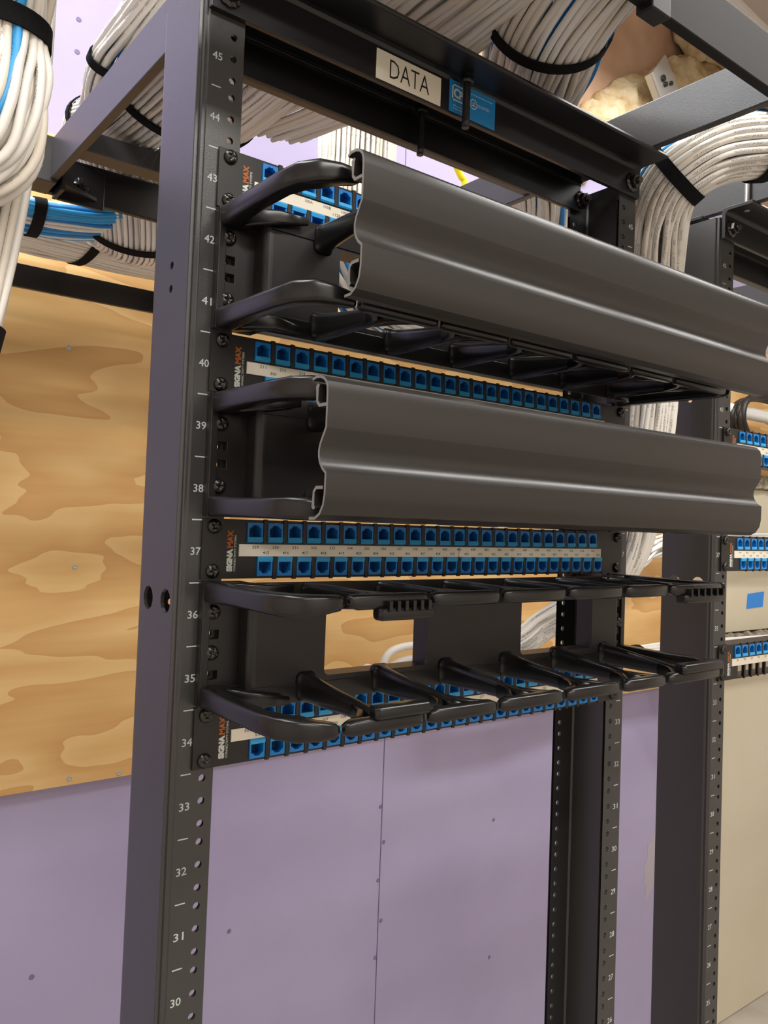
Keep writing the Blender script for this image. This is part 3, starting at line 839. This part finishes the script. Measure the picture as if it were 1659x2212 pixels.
beam(rw4, 'stringer', -700, 1900, 540, 549.5, 448, 498, 'steel'); beam(rw4, 'stringer', -700, 1900, 990, 999.5, 436, 478, 'steel')
for x in (-420, 112, 640, 1170):
    beam(rw4, 'rung', x, x + 26, 549.5, 990, 452, 474)
beam(rw4, 'corner_bracket', -262, -219, 500, 546, 446, 503)
mb = MB(); mb.prism([(-214, 500), (-150, 539), (-214, 539)], 449, 455, 'Z'); mb.box(-214, -209, 498, 540, 440, 490); mb.box(-209, -150, 533, 539.5, 440, 490)
mb.build('corner_bracket', M['steel'], rw4, bevel=1)
put('bolt', HEXBOLT, rw4, (-180, 533, 465))

# ================================================================== CABLES
def disc_layout(R1_, R2_, d, layers=2):
    out = []
    for L in range(layers):
        a, b_ = R1_ - d * .86 * L, R2_ - d * .86 * L
        if a < d / 2 or b_ < d / 2: break
        per = PI * (3 * (a + b_) - math.sqrt((3 * a + b_) * (a + 3 * b_)))
        n = max(3, int(per / (d * 1.03)))
        for i in range(n):
            th = 2 * PI * (i + 0.5 * (L % 2)) / n
            out.append((a * math.cos(th), b_ * math.sin(th)))
    return out
def bundle(name, label, pts, radii, d=6.6, colors=None, straps=(), up=(0, 0, 1), twist=0.5, wander=2.2, layers=2, group='cable bundles', per=6, seed=1, sides=8, loose=0, force=None):
    """a bound bundle: pts centre line, radii = (half width, half height) per point"""
    rr = random.Random(seed)
    O = tuple(pts[len(pts) // 2])
    t = thing(name, label, 'cable bundle', O, group)
    c = catmull(pts, per)
    rad = catmull([(r[0], r[1], 0) for r in radii], per)
    up = Vector(up)
    fr = []
    prev = None
    for i in range(len(c)):
        tg = (c[min(i + 1, len(c) - 1)] - c[max(i - 1, 0)]).normalized()
        if prev is None:
            side = tg.cross(up if abs(tg.z) < 0.85 else Vector((0, 1, 0)))
            side.normalize()
        else:
            side = (prev - tg * prev.dot(tg)).normalized()
        prev = side
        fr.append((side, side.cross(tg) * -1 if False else tg.cross(side)))
    rmax = (max(r[0] for r in radii), max(r[1] for r in radii))
    lay = disc_layout(rmax[0] - d / 2, rmax[1] - d / 2, d, layers)
    colors = colors or {'cable_white': 6, 'cable_cream': 3, 'cable_grey': 1}
    cl = [k for k, v in colors.items() for _ in range(v)]
    for ci, (a, b_) in enumerate(lay):
        p1, p2 = rr.uniform(0, 6.3), rr.uniform(0, 6.3); f1, f2 = rr.uniform(.12, .34), rr.uniform(.12, .34)
        am = wander * rr.uniform(.5, 1.4)
        path = []
        for i, p in enumerate(c):
            s = i / (len(c) - 1)
            sa, sb = rad[i].x / rmax[0], rad[i].y / rmax[1]
            th = twist * s
            aa, bb = a / rmax[0], b_ / rmax[1]
            aa, bb = aa * math.cos(th) - bb * math.sin(th), aa * math.sin(th) + bb * math.cos(th)
            # wander fades at the straps
            k = 1.0
            for q in straps: k = min(k, abs(s - q[0]) * 9 + 0.15)
            aa = aa * rad[i].x + am * k * math.sin(f1 * i * 6 / per + p1)
            bb = bb * rad[i].y + am * k * math.sin(f2 * i * 6 / per + p2)
            path.append(p + fr[i][0] * aa + fr[i][1] * bb)
        mb = MB(); mb.tube(path, d / 2, sides, uv=True)
        key = rr.choice(cl)
        if force and ci in force: key = force[ci]
        mb.build('cable', M[key], t)
    for q in straps:
        s, wdt = q[0], q[1]
        i = min(len(c) - 2, max(1, int(s * (len(c) - 1))))
        p = c[i]; tg = (c[i + 1] - c[i - 1]).normalized()
        mb = MB(); rings = []
        n = 40
        ra, rb = rad[i].x + 1.2, rad[i].y + 1.2
        for (off, gr) in ((-wdt / 2, 0), (-wdt / 2, 1.8), (wdt / 2, 1.8), (wdt / 2, 0)):
            rings.append([p + tg * off + fr[i][0] * (ra + gr) * math.cos(2 * PI * j / n) + fr[i][1] * (rb + gr) * math.sin(2 * PI * j / n) for j in range(n)])
        mb.ring_sweep(rings, 0, False, False, closed=True)
        mb.build('strap', M['strap'], t)
    return t

# E1: the near bundle hanging left of the rack
bundle('cable_bundle', 'white bundle nearest the left frame edge, gathered by a wide black strap, curling back',
       [(-384, 6, 520), (-384, 10, 440), (-384, 10, 385), (-384.5, 10, 343), (-385, 10, 315), (-388, 12, 288), (-396, 16, 268), (-422, 22, 254), (-480, 30, 250), (-560, 34, 250)],
       [(26, 22), (26, 22), (27, 22), (26, 21), (30, 25), (33, 30), (34, 31), (34, 31), (34, 31), (34, 31)], d=6.2, straps=((0.338, 13),), twist=0.8, wander=2.2,
       colors={'cable_white': 12, 'cable_cream': 5}, seed=5, sides=10, force={5: 'cable_sky', 14: 'cable_blue'})
bundle('cable_bundle', 'pale straight bundle dropping down behind the curled one at the left edge',
       [(-362, 64, 520), (-364, 64, 420), (-366, 64, 350), (-371, 64, 300), (-376, 64, 257), (-385, 64, 190), (-396, 64, 130), (-408, 64, 40), (-424, 64, -140)],
       [(24, 20)] * 9, d=6.2, straps=((0.7, 18),), twist=0.2, wander=1.2, seed=6)
# E2: along the runway over the near rack, sagging between rungs and turning down at the cross rail
bundle('cable_bundle', 'broad white bundle on the runway over the near rack, seen from below between rungs',
       [(-125, -220, 548), (-122, -150, 546), (-120, 0, 522), (-120, 160, 518), (-120, 300, 517), (-122, 430, 522), (-122, 530, 543), (-84, 600, 522), (-44, 690, 474), (-30, 790, 500), (60, 870, 540), (240, 900, 545)],
       [(84, 42)] * 6 + [(84, 40), (80, 42), (74, 42), (66, 34), (60, 30), (60, 30)], d=6.6, straps=((0.4, 13), (0.52, 13), (0.72, 13)), twist=0.18, wander=2.0, seed=11)
bundle('cable_bundle', 'small group of blue and white cables rising along the left runway rail',
       [(-186, -20, 592), (-190, 120, 586), (-194, 240, 572), (-197, 330, 562), (-197, 391, 552), (-186, 450, 536), (-168, 530, 560)],
       [(24, 15)] * 7, d=7.0, straps=((0.66, 12),), twist=0.5, wander=2.0, seed=14, layers=2,
       colors={'cable_white': 5, 'cable_grey': 1, 'cable_sky': 3}, sides=10)
# E3: on the wall-side runway
bundle('cable_bundle', 'long white bundle lying along the wall runway above the plywood',
       [(-620, 880, 512), (-420, 880, 510), (-212, 880, 508), (-103, 880, 507), (10, 880, 507), (160, 880, 508), (360, 884, 510)],
       [(96, 30)] * 7, d=6.8, straps=((0.34, 16), (0.56, 16)), twist=0.2, wander=2.2, seed=21)
bundle('cable_bundle', 'bright blue bundle curving across the wall runway at the left behind the near bundle',
       [(-560, 740, 480), (-380, 720, 470), (-240, 700, 464), (-160, 690, 466), (-90, 680, 480), (-20, 640, 515)],
       [(62, 18)] * 6, d=6.8, straps=((0.52, 16),), twist=0.3, wander=1.6, seed=22, layers=2, colors={'cable_sky': 5, 'cable_blue': 3, 'cable_white': 1})
# E4: bundles on the runways above the near rack
bundle('cable_bundle', 'wide white bundle at top centre, going over the top bar left of the strapped one',
       [(-20, 330, 540), (-18, 200, 520), (-20, 90, 515), (-28, 0, 512), (-34, -70, 514), (-36, -130, 536), (-40, -200, 552), (-40, -300, 552)],
       [(62, 34)] * 8, d=6.8, twist=0.2, wander=2.2, seed=33)
bundle('cable_bundle', 'large white bundle at top right held by a drooping black strap',
       [(540, 330, 380), (470, 310, 440), (400, 275, 486), (320, 210, 512), (230, 140, 516), (150, 62, 512), (84, -10, 506), (48, -60, 508), (36, -120, 530), (30, -180, 556), (26, -280, 560)],
       [(40, 30), (42, 32), (44, 34), (46, 36), (48, 38), (50, 40), (56, 42), (56, 44), (56, 42), (56, 40), (56, 40)], d=6.6, straps=((0.68, 12),), twist=0.4, wander=2.4, seed=35, sides=10,
       colors={'cable_white': 10, 'cable_cream': 6, 'cable_blue': 1})
# E5: between the racks
bundle('cable_bundle', 'white bundle from the right runway curving down between the two racks',
       [(620, -150, 522), (500, -110, 500), (430, -92, 488), (372, -75, 479), (337, -50, 471), (316, -25, 456), (311, 0, 437), (326, 22, 408), (341, 35, 360), (347, 38, 294), (348, 40, 194), (340, 46, 100), (336, 58, 22), (330, 90, -30), (300, 150, -76), (243, 160, -107), (120, 180, -130)],
       [(36, 36)] * 7 + [(36, 36), (36, 34), (36, 32), (36, 30), (32, 28), (26, 24), (22, 20), (20, 16), (18, 14), (16, 14)], d=6.8, straps=((0.19, 15), (0.345, 14)), twist=0.3, wander=1.8, seed=41, sides=10,
       colors={'cable_white': 16, 'cable_cream': 5}, force={19: 'cable_sky'})
# E6: upright drops behind the rack
bundle('cable_bundle', 'bright white bundle hanging vertically behind the near rack, above its upper cover',
       [(326, 640, 1850), (326, 640, 900), (326, 640, 700), (334, 656, 590), (370, 700, 528), (460, 760, 508), (650, 800, 503), (900, 820, 503), (1200, 830, 503)],
       [(80, 40)] * 4 + [(70, 34), (60, 28), (60, 26), (60, 26), (60, 26)], d=7.4, twist=0.1, wander=1.2, seed=51)
bundle('cable_bundle', 'loose blue and white cables seen through the upper manager window',
       [(90, 400, 455), (135, 400, 396), (190, 400, 350), (250, 400, 332), (340, 400, 330), (450, 400, 335), (570, 400, 338), (720, 400, 370)],
       [(30, 24)] * 8, d=7.2, twist=0.9, wander=5, seed=52, colors={'cable_white': 4, 'cable_grey': 2, 'cable_blue': 4})
bundle('cable_bundle', 'thin blue and grey bundle descending behind the top right corner of the near rack',
       [(290, 250, 555), (320, 250, 530), (345, 250, 508), (380, 250, 482), (425, 250, 448), (480, 250, 400)],
       [(16, 12)] * 6, d=7.2, twist=0.5, wander=2, seed=53, colors={'cable_white': 3, 'cable_grey': 4, 'cable_blue': 3})
bundle('cable_bundle', 'slack grey cables crossing level behind the racks between the two right posts',
       [(1400, 900, -60), (1513, 900, -46), (1590, 900, -26), (1672, 900, 2), (1800, 900, 20), (2100, 900, 24), (2900, 900, 30), (3480, 900, 30)],
       [(26, 26)] * 8, d=9, twist=0.8, wander=8, seed=54, colors={'cable_white': 3, 'cable_grey': 4})
bundle('cable_bundle', 'grey cables lying low behind the gap between racks, a black strap on them',
       [(860, 900, -330), (1050, 900, -352), (1250, 900, -350), (1450, 900, -322), (1650, 900, -316), (1900, 900, -322), (2600, 900, -330), (3480, 900, -330)],
       [(30, 26)] * 8, d=8, twist=0.3, wander=3, seed=55, straps=((0.52, 60),), colors={'cable_white': 4, 'cable_grey': 3})

def single(name, label, pts, r, mat, cat='cable', group=None, straps=()):
    t = MB(); t.tube(catmull(pts, 8), r, 10, uv=True)
    o = t.build(name, M[mat], O=tuple(pts[0])); tagset(o, label, cat, group); return o
single('slack_cable', 'grey cable looped on itself in front of the plywood, seen through the left manager window',
       [(620, 900, -300), (640, 900, -252), (690, 900, -236), (780, 900, -238), (880, 900, -248), (980, 900, -262), (1080, 900, -330)], 9, 'cable_grey')
single('slack_cable', 'lower grey cable tail under the looped one, in front of the plywood',
       [(560, 905, -290), (590, 905, -276), (620, 905, -290), (700, 905, -266), (800, 905, -276), (900, 905, -290), (1000, 902, -336)], 8, 'cable_grey')
single('yellow_cable', 'short bright yellow cable hanging behind the top bar of the near rack',
       [(385, 610, 800), (440, 560, 736), (462, 540, 700), (484, 540, 676), (497, 540, 657), (504, 545, 560)], 6, 'cable_yellow')
single('slack_cable', 'thin white cable hanging down the purple wall between the racks',
       [(1800, 905, -312), (1812, 940, -400), (1850, 960, -500), (1905, 960, -570), (1985, 960, -640), (2060, 960, -700)], 7, 'cable_white')
# black coil hanging right of the second rack
t = thing('cable_coil', 'coil of thick black cable hanging behind the right rack above its panels', 'cable', (2350, 900, 400))
for q in range(7):
    mb = MB(); rr = random.Random(q)
    pts = [(2330 + 240 * math.cos(a) + rr.uniform(-8, 8), 900 + q * 9 - 27, 440 + (120 - 6 * q) * math.sin(a) + rr.uniform(-4, 4)) for a in [2 * PI * j / 14 for j in range(15)]]
    pts[-1] = pts[0]
    mb.tube(catmull(pts, 3), 9, 8); mb.build('coil_turn', M['cable_black'], t)
t = thing('pipe', 'pale pipe running behind the right rack under the black coil', 'pipe', (2300, 950, 480))
mb = MB(); mb.tube([(2000, 930, 470), (3200, 930, 470)], 22, 16); mb.build('pipe_run', M['cable_grey'], t)
mb = MB(); mb.tube([(2380, 930, 470), (2405, 930, 470)], 26, 16); mb.build('coupling', M['zinc'], t)

o = TAPE.build('painter_tape', M['tape'], O=(2420, 991, -190)); tagset(o, 'piece of blue painter tape stuck on the cream wall panel at right', 'tape')

# ------------------------------------------------------------------ top right background: foam, bracket, duct
def lumpy(name, label, cat, pts, r, seed, mat):
    mb = MB(); rr = random.Random(seed); c = catmull(pts, 6); rings = []
    for i, p in enumerate(c):
        tg = (c[min(i + 1, len(c) - 1)] - c[max(i - 1, 0)]).normalized()
        s = tg.cross(Vector((0, 1, 0))).normalized(); u = Vector((0, 1, 0))
        rings.append([p + s * r * math.cos(2 * PI * j / 14) * rr.uniform(.75, 1.2) + u * r * .55 * math.sin(2 * PI * j / 14) * rr.uniform(.8, 1.15) for j in range(14)])
    mb.ring_sweep(rings, 0, True, True)
    o = mb.build(name, M[mat], O=tuple(pts[0])); tagset(o, label, cat)
    md = o.modifiers.new('sub', 'SUBSURF'); md.levels = 1; md.render_levels = 2
    tx = bpy.data.textures.new('lump', 'CLOUDS'); tx.noise_scale = 0.06
    d = o.modifiers.new('lump', 'DISPLACE'); d.texture = tx; d.strength = 0.05; d.texture_coords = 'GLOBAL'
    return o
lumpy('spray_foam', 'rough tan strip of spray foam on the concrete at top right, beside the galvanized bracket', 'foam',
      [(1240, 1050, 1080), (1400, 1050, 1195), (1530, 1050, 1290), (1680, 1050, 1400), (1850, 1050, 1520), (2050, 1050, 1640), (2330, 1050, 1780)], 100, 3, 'foam')
t = thing('mounting_bracket', 'pale galvanized bracket with punched holes against the foam at top right', 'bracket', (1745, 960, 1417))
mb = MB()
ax = Vector((0.76, 0.1, -0.62)).normalized(); ay = Vector((0, 1, 0)); az = ax.cross(ay).normalized()
mb.obox((1745, 945, 1417), ax * 125, ay * 4, az * 54); mb.obox(Vector((1745, 958, 1417)) - az * 54, ax * 125, ay * 10, az * 4)
mb.build('plate', M['zinc'], t, bevel=1.5)
mb = MB()
for q, r in ((-80, 10), (-45, 7), (-60, 8)):
    c0 = Vector((1745, 939, 1417)) + ax * q + az * (20 if q == -45 else -12)
    mb.tube([tuple(c0), tuple(c0 - ay * 5)], r, 12)
mb.build('punched_hole', M['screw'], t)
t = thing('duct', 'pale round duct crossing the extreme top right corner', 'duct', (2100, 800, 1620))
mb = MB(); mb.tube([(1700, 800, 1660), (2700, 800, 1560)], 55, 24); mb.build('duct_run', M['cable_grey'], t)
lumpy('spray_foam', 'pale lumpy spray foam under the ceiling at the extreme top right corner', 'foam',
      [(1900, 1000, 1800), (2150, 1000, 1790), (2400, 1000, 1800), (2800, 1000, 1800)], 120, 8, 'foam')
